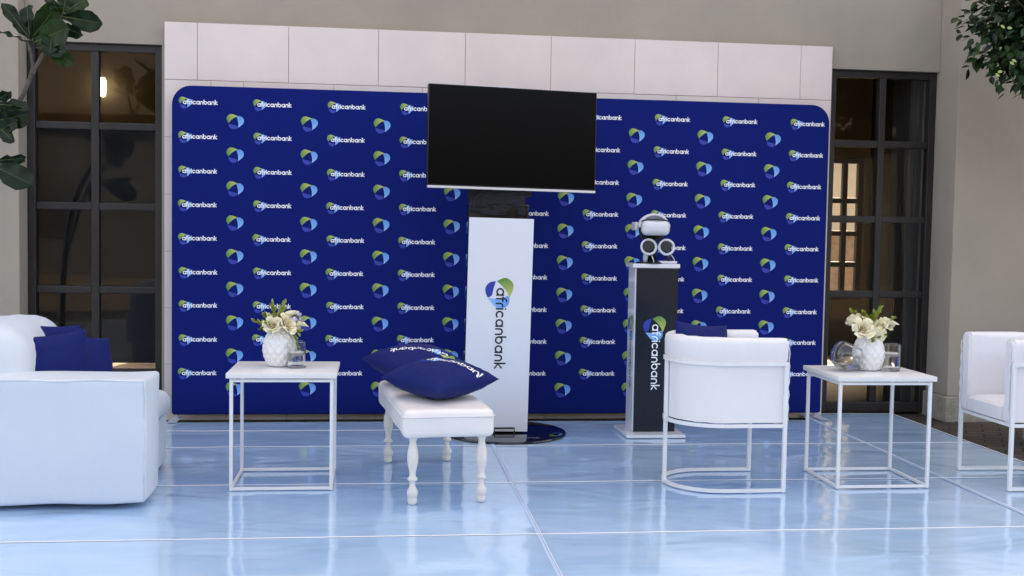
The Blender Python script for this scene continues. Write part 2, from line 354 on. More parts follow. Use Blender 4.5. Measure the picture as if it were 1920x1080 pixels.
# ------------------------------------------------------------------ building
bld = thing('building', 'beige plastered building with dark paned windows behind the backdrop', 'building', (0, .2, 0))
def bpart(name, x0, x1, y0, y1, z0, z1, m, bev=0): return obj(name, B(x0, x1, y0-.2, y1-.2, z0, z1, bev=bev), m, bld)
TOP = 8.4
bpart('wall', -.1, 4.70, .2, .45, -.02, 2.56, 'stucco')
bpart('lintel_wall', -1.0, 5.535, .2, .45, 2.562, TOP, 'stucco')
bpart('pier', -10, -1.003, .06, .45, -.02, TOP, 'stucco', .006)
bpart('pier', 5.538, 14, -.08, .45, .17, TOP, 'stucco', .006)
for k in range(14):
    x = 5.515+k*.6; bpart('plinth_block', x+(.0 if k else 0), x+.594, -.115+random.uniform(-.004, .004), .44, -.02, .168, 'plinth', .008)
# return of the plinth is the first block's side; back of the building
bk = 4.3
def backwall(x0, x1, z0, z1): bpart('back_wall', x0, x1, bk, bk+.25, z0, z1, 'back_wall')
backwall(-10, -2.6, -.02, TOP); backwall(-2.6, -.6, -.02, .5); backwall(-2.6, -.6, 2.2, TOP); backwall(-.6, 4.6, -.02, TOP)
backwall(4.6, 6.83, -.02, .6); backwall(4.6, 6.83, 2.2, TOP); backwall(6.83, 14, -.02, TOP)
bpart('roof', -10.2, 14.2, .1, bk+.4, TOP+.002, TOP+.25, 'stucco')
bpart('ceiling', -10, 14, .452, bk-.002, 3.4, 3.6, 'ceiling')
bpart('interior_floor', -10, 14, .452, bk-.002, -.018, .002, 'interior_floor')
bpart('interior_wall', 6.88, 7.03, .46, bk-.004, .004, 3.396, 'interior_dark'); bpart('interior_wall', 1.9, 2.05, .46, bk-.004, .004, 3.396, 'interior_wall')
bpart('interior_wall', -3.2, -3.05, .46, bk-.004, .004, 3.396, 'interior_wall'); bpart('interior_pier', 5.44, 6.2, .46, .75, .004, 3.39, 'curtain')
bpart('side_wall', -10.25, -10.002, .06, bk+.25, -.02, TOP, 'stucco'); bpart('side_wall', 14.002, 14.25, -.08, bk+.25, -.02, TOP, 'stucco')
def window(x0, x1, rails, xm, Yf, dep=.07, bw=.052, panes=True, bot=.0, top=2.56, name='window', thin=False):
    bm = BM()
    ya, yb = Yf-.2, Yf+dep-.2
    box(bm, x0, x0+bw, ya, yb, bot, top, .006); box(bm, x1-bw, x1, ya, yb, bot, top, .006)
    box(bm, x0+bw, x1-bw, ya+.003, yb-.002, top-bw, top-.001, .006); box(bm, x0+bw, x1-bw, ya+.003, yb-.002, bot+.001, bot+bw*1.5, .006)
    for xx in (xm if isinstance(xm, list) else [xm]): box(bm, xx-bw/2, xx+bw/2, ya+.005, yb-.004, bot+bw*1.5, top-bw, .008)
    for z in rails:
        es = [x0+bw]+[v for xx in (xm if isinstance(xm, list) else [xm]) for v in (xx-bw/2, xx+bw/2)]+[x1-bw]
        for a, c in zip(es[::2], es[1::2]): box(bm, a, c, ya+.007, yb-.006, z-bw/2, z+bw/2, .008)
    f = obj(name, bm, 'frame', bld)
    if panes:
        zs = [bot+bw*1.5]+[v for z in rails for v in (z-bw/2, z+bw/2)]+[top-bw]
        es = [x0+bw]+[v for xx in (xm if isinstance(xm, list) else [xm]) for v in (xx-bw/2, xx+bw/2)]+[x1-bw]
        for a, c in zip(es[::2], es[1::2]):
            for d, e in zip(zs[::2], zs[1::2]):
                p = obj('pane', B(a-.004, c+.004, ya+dep*.55, ya+dep*.55+.005, d-.004, e+.004), 'pane', f)
                p.rotation_euler = (random.uniform(-.002, .002), 0, random.uniform(-.002, .002))
    return f
window(-1.0, -.1, [.29, .87, 1.447, 2.0], -.555, .235)
window(4.70, 5.535, [.29, .893, 1.456, 2.02], 5.118, .235)
window(4.6, 6.83, [1.0, 1.35, 1.72], [5.1, 5.55, 6.0, 6.4, 6.62], bk+.05, bot=.6, top=2.2, bw=.06, panes=False)
window(-2.6, -.6, [1.0, 1.6], [-2.1, -1.6, -1.1], bk+.05, bot=.5, top=2.2, bw=.06, panes=False)
bl = tag(obj('roller_blind', B(-1.06, -.06, .50, .506, .33, 2.0), 'blind'), 'dark grey blind behind the panes of the window by the sofa', 'blind')
lp = tag(obj('wall_lamp', lathe(BM(), [(.012, 0), (.028, .01), (.036, .08), (.034, .17), (.02, .20)], 16), 'lamp_glow'), 'small glowing lamp inside the upper left window', 'lamp'); lp.location = at(193, 182, 4.2)
for k, (z0, z1) in enumerate(((2.15, 2.85), (1.15, 1.98))):
    t = thing('framed_picture', ['upper framed picture on the dark wall inside the right window', 'lower framed picture on the dark wall inside the right window'][k], 'picture', (6.877, 3.15, z0), 0, 'pictures inside the building')
    h = z1-z0
    bm = BM(); box(bm, -.03, 0, -.45, .45, 0, .035); box(bm, -.03, 0, -.45, .45, h-.035, h); box(bm, -.03, 0, -.45, -.415, .035, h-.035); box(bm, -.03, 0, .415, .45, .035, h-.035); obj('frame', bm, 'picture_frame', t)
    obj('mount', B(-.012, -.002, -.414, .414, .036, h-.036), 'picture_mat', t); obj('print', B(-.016, -.0125, -.25, .25, .13, h-.13), 'picture_print', t)
# stone clad panel standing proud of the wall
st = thing('stone_clad_panel', 'tall pale stone tiled panel rising above the blue backdrop', 'wall panel', (-.07, .12, 0))
obj('core', B(.004, 4.733, .012, .079, -.02, 2.70), 'stone_core', st)
jx = [-.07, .149, .762, 1.376, 1.981, 2.589, 3.194, 3.806, 4.427, 4.667]
zr = [2.708, 2.318]; 
while zr[-1] > .3: zr.append(zr[-1]-.39)
zr.append(-.02)
for r_ in range(len(zr)-1):
    xs = jx if r_ % 2 == 0 else [-.07]+[x+.31 for x in jx if .05 < x+.31 < 4.6]+[4.667]
    for a, c in zip(xs, xs[1:]):
        d = random.uniform(-.0015, .0015)
        obj('stone_tile', B(a+.07+.0015, c+.07-.0015, d, .02, zr[r_+1]+.0015, zr[r_]-.0015, bev=.0012, seg=1), 'stone', st)
# wing across the courtyard, seen only mirrored, coloured near black to keep glass dim
op = thing('opposite_wing', 'dark courtyard wing with pitched roof mirrored in the window glass', 'building', (0, -20, 0))
bm = BM(); box(bm, -14, 16, -.5, 0, -.02, 4.2); obj('wall', bm, 'far_wall', op)
bm = BM(); v = [bm.verts.new(p) for p in ((-14.5, .6, 4.1), (16.5, .6, 4.1), (16.5, -3, 6.4), (-14.5, -3, 6.4), (-14.5, .6, 3.95), (16.5, .6, 3.95), (16.5, -3, 6.25), (-14.5, -3, 6.25))]
for q in ((0, 1, 2, 3), (7, 6, 5, 4), (0, 4, 5, 1), (1, 5, 6, 2), (2, 6, 7, 3), (3, 7, 4, 0)): bm.faces.new([v[i] for i in q])
obj('roof', bm, 'roof_tile', op)
for k in range(7):
    x = -11+k*3.7; f = obj('window', B(x, x+1.5, .0, .05, .9, 2.7), 'frame', op)
    for a in (0, 1):
        for c in (0, 1): obj('pane', B(x+.06+a*.72, x+.06+a*.72+.66, .051, .056, .96+c*.87, .96+c*.87+.81), 'black_gloss', f)
tag(obj('sky_block_wall', B(-12, 24, 13, 13.3, -.02, 7), 'rear_cream'), 'added pale wall blocking the sky beyond the far window', 'wall')  # added to block the bright sky behind the back windows
tag(obj('brick_wall', B(6.5, 13, 12.2, 12.5, -.02, 1.35), 'brick_far'), 'low brick wall beyond the far window right of the backdrop', 'wall')

# ================================================================== BACKDROP
bd = thing('backdrop', 'wide navy fabric media backdrop printed with repeating wordmarks and emblems', 'backdrop')
def rrect(x0, x1, z0, z1, r, rb=.02, n=10):
    P_ = []
    for cx, cz, a0, rr in ((x1-r, z1-r, 0, r), (x0+r, z1-r, 90, r), (x0+rb, z0+rb, 180, rb), (x1-rb, z0+rb, 270, rb)):
        for k in range(n+1): a = R(a0+90*k/n); P_.append((cx+rr*math.cos(a), cz+rr*math.sin(a)))
    return P_
bm = BM(); prof = rrect(0, 4.612, .035, 2.268, .13); rings = []
for ins, y in ((.012, 0), (.004, .003), (0, .012), (0, .05), (.012, .06)):
    rings.append([bm.verts.new((x+(ins if x < .2 else -ins if x > 4.4 else 0), y, z+(-ins if z > 2 else ins if z < .2 else 0))) for x, z in prof])
for a, c in zip(rings, rings[1:]):
    for k in range(len(prof)): bm.faces.new((a[k], a[(k+1) % len(prof)], c[(k+1) % len(prof)], c[k]))
bm.faces.new(rings[0][::-1]); bm.faces.new(rings[-1]); bmesh.ops.recalc_face_normals(bm, faces=bm.faces)
obj('fabric_panel', bm, 'fabric_navy', bd, smooth=40)
U = .0213
wm = print_mesh('printed_wordmark', sw=.27, mapf=lambda c: Vector(((c.x+1.28)*U, -.0012-c.z*.0035, (c.y-.42)*U)))
em = print_mesh('printed_emblem', text=False, mapf=lambda c: Vector((c.x*.053, -.0012-c.z*.0035, c.y*.051)))
LX = [.046, .540, 1.034, 1.527, 2.320, 2.815, 3.310, 3.806, 4.304]; EX = [.418, .912, 1.405, 1.893, 2.695, 3.180, 3.678, 4.178]
for i, x in enumerate(LX):
    for k in range(9):
        z = (2.15-.2288*k) if i < 4 else (2.127-.2262*k)
        o = link('printed_wordmark', wm, bd); o.location = (x+random.uniform(-.003, .003)+(.012*max(0, 1-k/3) if i > 4 else 0), 0, z+random.uniform(-.003, .003))
for i, x in enumerate(EX):
    for k in range(9):
        z = (2.033-.2278*k) if i < 4 else (2.012-.2258*k)
        o = link('printed_emblem', em, bd); o.location = (x+(.012*max(0, 1-k/3) if i > 4 else 0), 0, z+random.uniform(-.003, .003))
for x in (.03, 4.58):
    f = obj('foot', B(x-.03, x+.03, -.16, .06, .0085, .013), 'grey_metal', bd); tube(bm := BM(), [(x, .03, .0135), (x, .03, .06)], .015, 12); obj('foot_post', bm, 'grey_metal', f, smooth=40)

# ================================================================== TV AND STAND
sx, sy = 2.22, -.57
ts = thing('television_stand', 'white fronted television stand with vertical wordmark on round black base', 'stand', (sx, sy, 0))
obj('base', lathe(BM(), [(.40, .008), (.405, .012), (.402, .019), (.39, .022)], 64), 'black_gloss', ts, smooth=30)
lean = Matrix.Rotation(R(.9), 4, 'Y')
fp = obj('front_panel', B(-.207, .207, -.006, .006, 0, 1.372, bev=.002), 'panel_white', ts, loc=(2.150-sx, -.675-sy, .036), rot=(R(.8), R(.7), 0))
up_ = .0487
pm = print_mesh('printed_wordmark', tcol=(.004, .004, .006), sw=.205, mapf=lambda c: Vector(((c.y-.38)*up_+.0, -.0075-c.z*.002, -c.x*up_)))
o = link('printed_wordmark', pm, fp); o.location = (-.002, 0, .925)
obj('column', B(1.945-sx, 2.335-sx, -.655-sy, -.52-sy, .024, 1.50, bev=.01), 'black_gloss', ts, rot=(0, R(.5), 0))
bm = BM(); rbox(bm, 1.965-sx, 2.325-sx, -.66-sy, -.50-sy, 1.42, 1.63, .02, .015, .014, 16); obj('cloth_wrap', bm, 'black_cloth', ts, smooth=1)
bm = BM(); tube(bm, catmull([(1.99-sx, -.67-sy, 1.46), (2.0-sx, -.674-sy, 1.53), (2.06-sx, -.674-sy, 1.58), (2.12-sx, -.66-sy, 1.60)]), .004, 6); obj('cable', bm, 'dark_plastic', ts, smooth=1)
bm = BM(); tube(bm, [(2.14-sx, -.70-sy, .023), (2.14-sx, -.70-sy, .06), (2.27-sx, -.70-sy, .06), (2.27-sx, -.70-sy, .023)], .006, 6); obj('foot_bracket', bm, 'black_metal', ts)
obj('mount_plate', B(-.15, .15, -.05-.0, .05, 1.55, 2.1), 'black_metal', ts, loc=(0, .03, 0))
tv = thing('television', 'large flat black television screen mounted on the white stand', 'television', (2.233, -.70, 1.597), R(7.5))
tv.rotation_euler = (R(-1.5), R(.5), R(7.5))
bm = BM(); box(bm, -.552, .552, 0, .045, 0, .637, .006); obj('casing', bm, 'black_metal', tv, smooth=30)
obj('screen', B(-.546, .546, -.003, -.0005, .012, .631), 'screen', tv)
obj('bottom_trim', B(-.551, .551, -.006, .03, -.012, .003, bev=.002), 'silver', tv)
obj('edge_trim', B(-.27, .0, .002, .012, .6375, .6405), 'silver', tv)
# cable hanging behind not visible
# ================================================================== PEDESTAL WITH HEADSET
pd = thing('pedestal', 'black and white display pedestal with vertical wordmark on square base', 'pedestal', (3.19, -.69, 0))
obj('base_plate', B(-.205, .185, -.11, .28, .0085, .03, bev=.003), 'gloss_white', pd)
obj('body', B(-.146, .140, .0, .19, .031, 1.103, bev=.002), 'gloss_white', pd)
pf = obj('front_panel', B(-.138, .139, -.006, -.0005, .033, 1.100, bev=.001), 'black_panel', pd)
obj('top_slab', B(-.165, .148, -.012, .20, 1.1035, 1.130, bev=.003), 'gloss_white', pd)
uq = .0402
pm = print_mesh('printed_wordmark', sw=.19, mapf=lambda c: Vector(((c.y-.38)*uq, -.0075-c.z*.002, -c.x*uq)))
o = link('printed_wordmark', pm, pf); o.location = (-.012, 0, .735)
pm = print_mesh('printed_wordmark', tcol=(.006, .006, .008), sw=.17, mapf=lambda c: Vector((-.1475-c.z*.002, .095-(c.y-.38)*uq, -c.x*uq)))
o = link('printed_wordmark', pm, pd); o.location = (0, 0, .735); o['label'] = 'dark wordmark on the white side of the pedestal'
HX, HY, HZ = 3.16, -.62, 1.131
hs = thing('headset_stand', 'black stand holding the white headset on the pedestal', 'stand', (HX, HY, HZ))
obj('base', lathe(BM(), [(.095, 0), (.095, .008), (.05, .016), (.03, .02)], 24), 'dark_plastic', hs, smooth=30)
bm = BM(); tube(bm, [(.01, 0, .02), (.012, 0, .1), (.0, 0, .18)], [.028, .034, .05], 12); obj('neck', bm, 'dark_plastic', hs, smooth=1)
bm = BM(); box(bm, -.075, .08, -.03, .03, .158, .182, .008); obj('cross_bar', bm, 'dark_plastic', hs, smooth=1)
hd = thing('vr_headset', 'white virtual reality headset with strap on the black stand', 'headset', (HX, HY, HZ+.183))
bm = BM(); rbox(bm, -.088, .098, -.13, -.06, .0, .095, .034, .012, bulge=(.0, .008, 0)); obj('visor', bm, 'headset_white', hd, smooth=1)
bm = BM(); rbox(bm, -.092, .094, -.058, -.02, .004, .094, .025, .012); obj('face_padding', bm, 'dark_plastic', hd, smooth=1)
bm = BM(); tube(bm, [(.005+.098*math.cos(R(a)), -.045+.0*a, .05+.083*math.sin(R(a))) for a in range(0, 181, 12)], .0105, 8); 
for v in bm.verts: v.co.y = -.045+(v.co.y+.045)*3.2
obj('top_strap', bm, 'headset_white', hd, smooth=1)
bm = BM(); g_ = []
for i in range(9):
    ph = R(10+i*10); g_.append([bm.verts.new((.004+.094*math.cos(R(a))*(.55+.45*math.sin(ph)), -.055+.16*math.cos(ph), .048+.084*math.sin(R(a))*(.45+.55*math.sin(ph)))) for a in range(0, 181, 12)])
for a, c in zip(g_, g_[1:]):
    for k in range(len(a)-1): bm.faces.new((a[k], a[k+1], c[k+1], c[k]))
bmesh.ops.solidify(bm, geom=bm.faces[:], thickness=.006); obj('head_band', bm, 'headset_white', hd, smooth=1)
bm = BM(); tube(bm, [(.005+.092*math.cos(R(a)), -.118+.03*abs(math.cos(R(a))), .088+.014*math.sin(R(a))) for a in range(0, 181, 12)], .0045, 6); obj('brow_line', bm, 'dark_plastic', hd, smooth=1)
for s in (-1, 1):
    bm = BM(); rbox(bm, s*.103-.009, s*.103+.009, -.03, .09, .03, .085, .008, .012); obj('side_arm', bm, 'headset_white', hd, smooth=1)
bm = BM(); tube(bm, [(.1*math.cos(R(a)), .09+.06*math.sin(R(a)), .055) for a in range(0, 181, 15)], .011, 8); obj('rear_strap', bm, 'headset_white', hd, smooth=1)
for s, dx, lab in ((-1, -.032, 'left'), (1, .087, 'right')):
    ct = thing('controller', f'white ring hand controller hanging on the {lab} below the headset', 'controller', (HX+dx, HY-.075, HZ+.108), 0, 'controllers below the headset')
    ct.rotation_euler = (R(-8), 0, 0)
    bm = BM(); tube(bm, [(.047*math.cos(R(a)), 0, .047*math.sin(R(a))) for a in range(0, 360, 12)], .009, 8, closed=True); obj('ring', bm, 'headset_white', ct, smooth=1)
    bm = BM(); lathe(bm, [(.036, 0), (.038, .006), (.034, .014)], 24); bmesh.ops.rotate(bm, verts=bm.verts, matrix=Matrix.Rotation(R(90), 3, 'X')); bmesh.ops.translate(bm, verts=bm.verts, vec=(-.006, 0, .004)); obj('face_plate', bm, 'dark_plastic', ct, smooth=30)
    bm = BM(); tube(bm, [(.012*s, .02, -.03), (.016*s, .026, -.06), (.017*s, .03, -.098)], [.014, .017, .013], 10); obj('grip', bm, 'grey_metal' if s < 0 else 'dark_plastic', ct, smooth=1)
bm = BM(); tube(bm, catmull([(.03, -.04, .05), (.02, -.085, .045), (.026, -.1, .02), (.03, -.085, .006), (.05, -.04, .006)]), .0035, 6); o = tag(obj('charging_cable', bm, 'headset_white', smooth=1), 'thin white cable curling down to the pedestal top', 'cable'); o.location = (HX-.03, HY, HZ)
bm = BM(); tube(bm, catmull([(.1, -.06, .085), (.12, -.06, .06), (.142, -.06, .03), (.135, -.06, .012), (.1, -.06, .03), (.1, -.055, .07)]), .003, 6); o = tag(obj('wrist_strap', bm, 'headset_white', smooth=1), 'thin white wrist loop dangling from the right controller', 'strap'); o.location = (HX, HY, HZ)
bm = BM(); rbox(bm, -.06, .06, -.035, .035, 0, .018, .008, .01); o = tag(obj('charger_box', bm, 'headset_white', smooth=1), 'flat white charger lying at the pedestal top edge', 'charger'); o.location = (3.262, -.66, HZ); 

# ================================================================== TABLES
def side_table(cx, y0, y1, lab):
    t = thing('side_table', lab, 'table', (cx, (y0+y1)/2, .0075), 0, 'white square side tables'); d = (y1-y0)/2; h = .2475; r = .0085; z1 = .565
    for a in (-1, 1):
        for c in (-1, 1): obj('leg', B(a*h-r, a*h+r, c*d-r, c*d+r, 0, z1, bev=.002, seg=1), 'white_metal', t)
    for z, nm in ((r+.001, 'floor_rail'), (z1-r-.001, 'top_rail')):
        for c in (-1, 1):
            obj(nm, B(-h+r, h-r, c*d-r+.001, c*d+r-.001, z-r+.001, z+r-.001, bev=.002, seg=1), 'white_metal', t)
            obj(nm, B(c*h-r+.001, c*h+r-.001, -d+r, d-r, z-r+.001, z+r-.001, bev=.002, seg=1), 'white_metal', t)
    obj('table_top', B(-.272, .272, -d-.028, d+.028, z1+.004, z1+.03, bev=.004), 'white_paint', t, smooth=30)
    return t
TZ = .6035
side_table(.915, -2.125, -1.672, 'white side table with a flower vase in front of the backdrop left half')
side_table(4.042, -2.225, -1.790, 'white side table with vase and bowl glass between the two armchairs')
def vase(cx, cy, lab, s=1.0):
    bm = BM(); prof = [(.042, 0), (.052, .004)]; N = 44
    for k in range(1, N+1):
        t = k/N; z = .004+.196*t
        r = .052+.030*math.sin(math.pi*min(1, t*1.18)**.85) if t < .85 else 0
        prof.append((max(.034, .036+.046*math.sin(math.pi*(.16+.80*t))**1.15), z))
    prof += [(.033, .2), (.030, .196), (.030, .12)]
    def fn(t, z, r):
        if z < .006 or z > .193 or r < .0345: return 0
        a = 6*t+z*62; c = 6*t-z*62; k = abs(math.sin(a))*abs(math.sin(c)); return .0085*(k**.6)-.004
    lathe(bm, prof, 120, fn=fn)
    o = tag(obj('vase', bm, 'vase_white', smooth=50), lab, 'vase', 'white quilted vases'); o.location = (cx, cy, TZ); o.scale = (s, s, s)
    return o
VL = (.882, -1.86); VR = (4.052, -1.985)
vase(*VL, 'white diamond quilted vase on the table left of the bench', 1.06); vase(*VR, 'white diamond quilted vase on the table between the armchairs', 1.03)
def petal_patch(bm, r0, ang, width, h, curl, base):
    n_ = 5; g = []
    for i in range(n_+1):
        row = []; v_ = i/n_
        for j in range(n_+1):
            u_ = (j/n_-.5)*2; a = ang+u_*width*(.55+.45*math.sin(math.pi*min(1, v_*.9+.15)))
            rr = r0*(.35+.65*v_**.6)+curl*max(0, v_-.55)**1.5*2.2; zz = h*v_-abs(u_)**2.5*h*.18*v_-curl*max(0, v_-.75)*1.2
            row.append(bm.verts.new((rr*math.cos(a), rr*math.sin(a), base+zz)))
        g.append(row)
    for i in range(n_):
        for j in range(n_): bm.faces.new((g[i][j], g[i][j+1], g[i+1][j+1], g[i+1][j]))
def rose_mesh(seed):
    random.seed(seed); bm = BM()
    lays = [(.006, 3, 1.2, .030, 0), (.011, 4, .95, .032, .002), (.017, 5, .8, .032, .006), (.024, 6, .68, .029, .012), (.030, 6, .62, .024, .018)]
    for r, k, wd, h, cu in lays:
        for q in range(k): petal_patch(bm, r, 2*math.pi*q/k+random.uniform(-.3, .3)+r*90, wd, h*random.uniform(.92, 1.08), cu, 0)
    me = bpy.data.meshes.new('rose')
    bm.to_mesh(me); bm.free(); me.materials.append(M('petal'))
    for p in me.polygons: p.use_smooth = True
    return me
ROSES = [rose_mesh(s) for s in (1, 2, 3)]
def calla_mesh():
    bm = BM(); n_ = 20; g = []
    for i in range(9):
        t = i/8; row = []
        for k in range(n_):
            a = 2*math.pi*k/n_; fl_ = t**2*.03*(1+.8*math.cos(a)); r = .004+.016*t+fl_
            row.append(bm.verts.new((r*math.cos(a), r*math.sin(a), .075*t+.022*t*t*math.cos(a))))
        g.append(row)
    for a, c in zip(g, g[1:]):
        for k in range(n_): bm.faces.new((a[k], a[(k+1) % n_], c[(k+1) % n_], c[k]))
    me = bpy.data.meshes.new('calla'); bm.to_mesh(me); bm.free(); me.materials.append(M('petal'))
    for p in me.polygons: p.use_smooth = True
    return me
CALLA = calla_mesh()
def leaflet(bm, p, d, nrm, L, W):
    d = Vector(d).normalized(); nrm = Vector(nrm); s = d.cross(nrm).normalized(); nn = s.cross(d)
    pts = [(0, 0), (.3, .5), (.65, .42), (1, 0)]
    a = [bm.verts.new(p+d*L*u+s*W*w_+nn*L*.1*w_) for u, w_ in pts]; c = [bm.verts.new(p+d*L*u-s*W*w_+nn*L*.1*w_) for u, w_ in pts[1:3]]; mid = [bm.verts.new(p+d*L*u) for u in (.3, .65)]
    for q in ((a[0], a[1], mid[0]), (a[1], a[2], mid[1], mid[0]), (a[2], a[3], mid[1]), (a[0], mid[0], c[0]), (mid[0], mid[1], c[1], c[0]), (mid[1], a[3], c[1])): bm.faces.new(q)
def sprig_bm(p0, p1, k, L, sag=.0, dense=1):
    bm = BM(); p0 = Vector(p0); p1 = Vector(p1); d = (p1-p0); pts = [p0+d*t+Vector((0, 0, -sag*t*t)) for t in [i/6 for i in range(7)]]
    tube(bm, pts, [.0022*(1-.6*i/6) for i in range(7)], 5)
    for i in range(k):
        t = .25+.75*(i//2*2)/(k-1); f = t*6; j = min(5, int(f)); p = pts[j].lerp(pts[j+1], f-j)
        ax = Vector((random.uniform(-1, 1), random.uniform(-1, 1), random.uniform(-.4, 1))); dd = (d.normalized()*.8+ax*.7)
        leaflet(bm, p, dd, Vector((random.uniform(-1, 1), random.uniform(-1, 1), 1)), L*random.uniform(.8, 1.3)*(1-.3*t), L*.42)
    return bm
def bouquet(cx, cy, lab, Y, roses, callas, sprigs, extra=None):
    z0 = TZ+.13; t = thing('bouquet', lab, 'flowers', (cx, cy, z0), 0, 'bouquets in the white vases')
    O = Vector((cx, cy, z0))
    bm = BM()
    for (x, y, dy, *_) in roses+callas:
        p = at(x, y, Y+dy)-O; tube(bm, [(p.x*.1, p.y*.1, -.02), (p.x*.25, p.y*.25, .07), p*.97], .0026, 6)
    obj('stems', bm, 'stem', t, smooth=1)
    for i, (x, y, dy, s, tx, ty) in enumerate(roses):
        o = link('rose', ROSES[i % 3], t); o.location = at(x, y, Y+dy)-O; s *= 1.45; o.scale = (s, s, s); o.rotation_euler = (R(tx), R(ty), i)
    for i, (x, y, dy, s, tx, ty) in enumerate(callas):
        o = link('calla_flower', CALLA, t); o.location = at(x, y, Y+dy)-O; s *= .72; o.scale = (s, s, s); o.rotation_euler = (R(tx), R(ty), i*.9)
    for i, (xa, ya, xb, yb, dy, k, L) in enumerate(sprigs):
        random.seed(i+5); obj('leaf_sprig', sprig_bm(at(xa, ya, Y+dy*.3)-O, at(xb, yb, Y+dy-.015)-O, int(k*1.7), L*1.25), 'sprig', t)
    if extra:
        for x, y, dy, s in extra:
            o = link('lilac_blossom', LIL, t); o.location = at(x, y, Y+dy)-O; o.scale = (s, s, s); o.rotation_euler = (R(60), 0, x)
    return t
LIL = ROSES[0].copy(); LIL.materials.clear(); LIL.materials.append(M('petal_lilac'))
bouquet(*VL, 'cream roses and green sprigs in the vase left of the bench', VL[1],
    [(511, 612, -.05, .85, 55, -5), (533, 611, -.07, 1.05, 60, 8), (503, 597, -.02, .55, 40, -30), (548, 617, -.03, .75, 60, 25), (520, 600, .01, .7, 30, 0)],
    [(535, 604, -.02, 1.0, 10, 14), (552, 612, -.04, .9, 30, 50)],
    [(515, 616, 478, 602, -.03, 16, .028), (515, 612, 512, 570, .01, 14, .03), (522, 612, 534, 567, .0, 12, .03), (515, 616, 489, 618, -.05, 14, .03), (530, 616, 562, 622, -.04, 12, .032), (545, 618, 560, 650, -.05, 10, .026), (520, 612, 495, 590, 0, 12, .03), (528, 606, 527, 585, -.03, 16, .026), (540, 610, 549, 594, .0, 12, .026), (512, 614, 500, 606, -.06, 16, .024)],
    [(556, 592, -.02, .6), (561, 600, -.03, .6), (550, 602, -.05, .55)])
bouquet(*VR, 'cream roses, a calla lily and ferny sprigs in the vase between the armchairs', VR[1],
    [(1617, 619, -.06, 1.1, 60, -8), (1625, 610, -.02, .9, 40, 0), (1633, 623, -.08, .75, 65, 5), (1648, 631, -.07, .85, 70, 15), (1604, 604, -.03, .8, 40, -35), (1651, 615, -.03, .85, 40, 20), (1660, 611, -.01, .8, 35, 30)],
    [(1652, 614, -.02, 1.1, 14, 40)],
    [(1622, 612, 1599, 584, .0, 16, .03), (1630, 612, 1620, 588, .02, 16, .03), (1634, 612, 1651, 577, .0, 22, .026), (1636, 614, 1640, 586, -.03, 18, .026), (1648, 612, 1676, 597, .0, 14, .026), (1615, 622, 1596, 618, -.04, 10, .02), (1634, 626, 1638, 640, -.08, 10, .022), (1648, 624, 1663, 628, -.05, 10, .022), (1628, 610, 1634, 592, -.02, 16, .028)])
def candle_glass(cx, cy, lab, r=.047, h=.135, fill=.075):
    t = thing('candle_glass', lab, 'glass', (cx, cy, TZ), 0, 'glass cylinders with floating candles')
    obj('glass', lathe(BM(), [(r-.004, 0), (r, .003), (r, h), (r-.001, h+.001), (r-.003, h), (r-.003, .012), (.002, .012)], 48), 'glass', t, smooth=40)
    obj('water', lathe(BM(), [(.002, .0122), (r-.0032, .0122), (r-.0032, fill), (.002, fill)], 48), 'water', t, smooth=40)
    obj('candle', lathe(BM(), [(.008, fill-.014), (.03, fill-.010), (.040, fill+.004), (.037, fill+.010), (.004, fill+.012)], 32), 'candle', t, smooth=40)
    bm = BM(); tube(bm, [(0, 0, fill+.011), (.002, 0, fill+.022)], .0012, 5); obj('wick', bm, 'dark_plastic', t)
candle_glass(.973, -1.925, 'straight glass with floating candle on the table left of the bench'); candle_glass(4.168, -2.01, 'straight glass with floating candle on the table between the armchairs', .05, .145, .09)
bg_ = thing('bowl_glass', 'round glass bowl with slanted opening on the table between the armchairs', 'glass', (3.91, -2.02, TZ))
bm = BM(); prof = []
for k in range(22): a = R(-78+k*6.1); prof.append((.083*math.cos(a), .082+.083*math.sin(a)*1.02))
inner = [(max(.001, r-.003), z+(.004 if i == 0 else 0)) for i, (r, z) in list(enumerate(prof))[::-1]]
lathe(bm, [(.002, prof[0][1])]+prof+inner+[(.001, inner[-1][1]+.001)], 48, caps=False)
bmesh.ops.transform(bm, matrix=Matrix.Translation((0, 0, .08)) @ Matrix.Rotation(R(24), 4, Vector((.45, .9, 0))) @ Matrix.Translation((0, 0, -.08)), verts=bm.verts)
mz = min(v.co.z for v in bm.verts)
for v in bm.verts: v.co.z -= mz
obj('bowl', bm, 'glass', bg_, smooth=1)
bm = BM(); lathe(bm, [(.002, .012), (.045, .014), (.064, .032), (.066, .040), (.002, .040)], 32, caps=False); obj('water', bm, 'water', bg_, smooth=40)
bm = BM()
for k in range(5):
    a = k*1.3; tube(bm, [(.035*math.cos(a), .03*math.sin(a), .045), (.02*math.cos(a+2), .02*math.sin(a+2), .07), (-.03*math.cos(a), .03*math.sin(a+1), .055)], .0018, 5)
obj('gold_wires', bm, 'gold_wire', bg_)

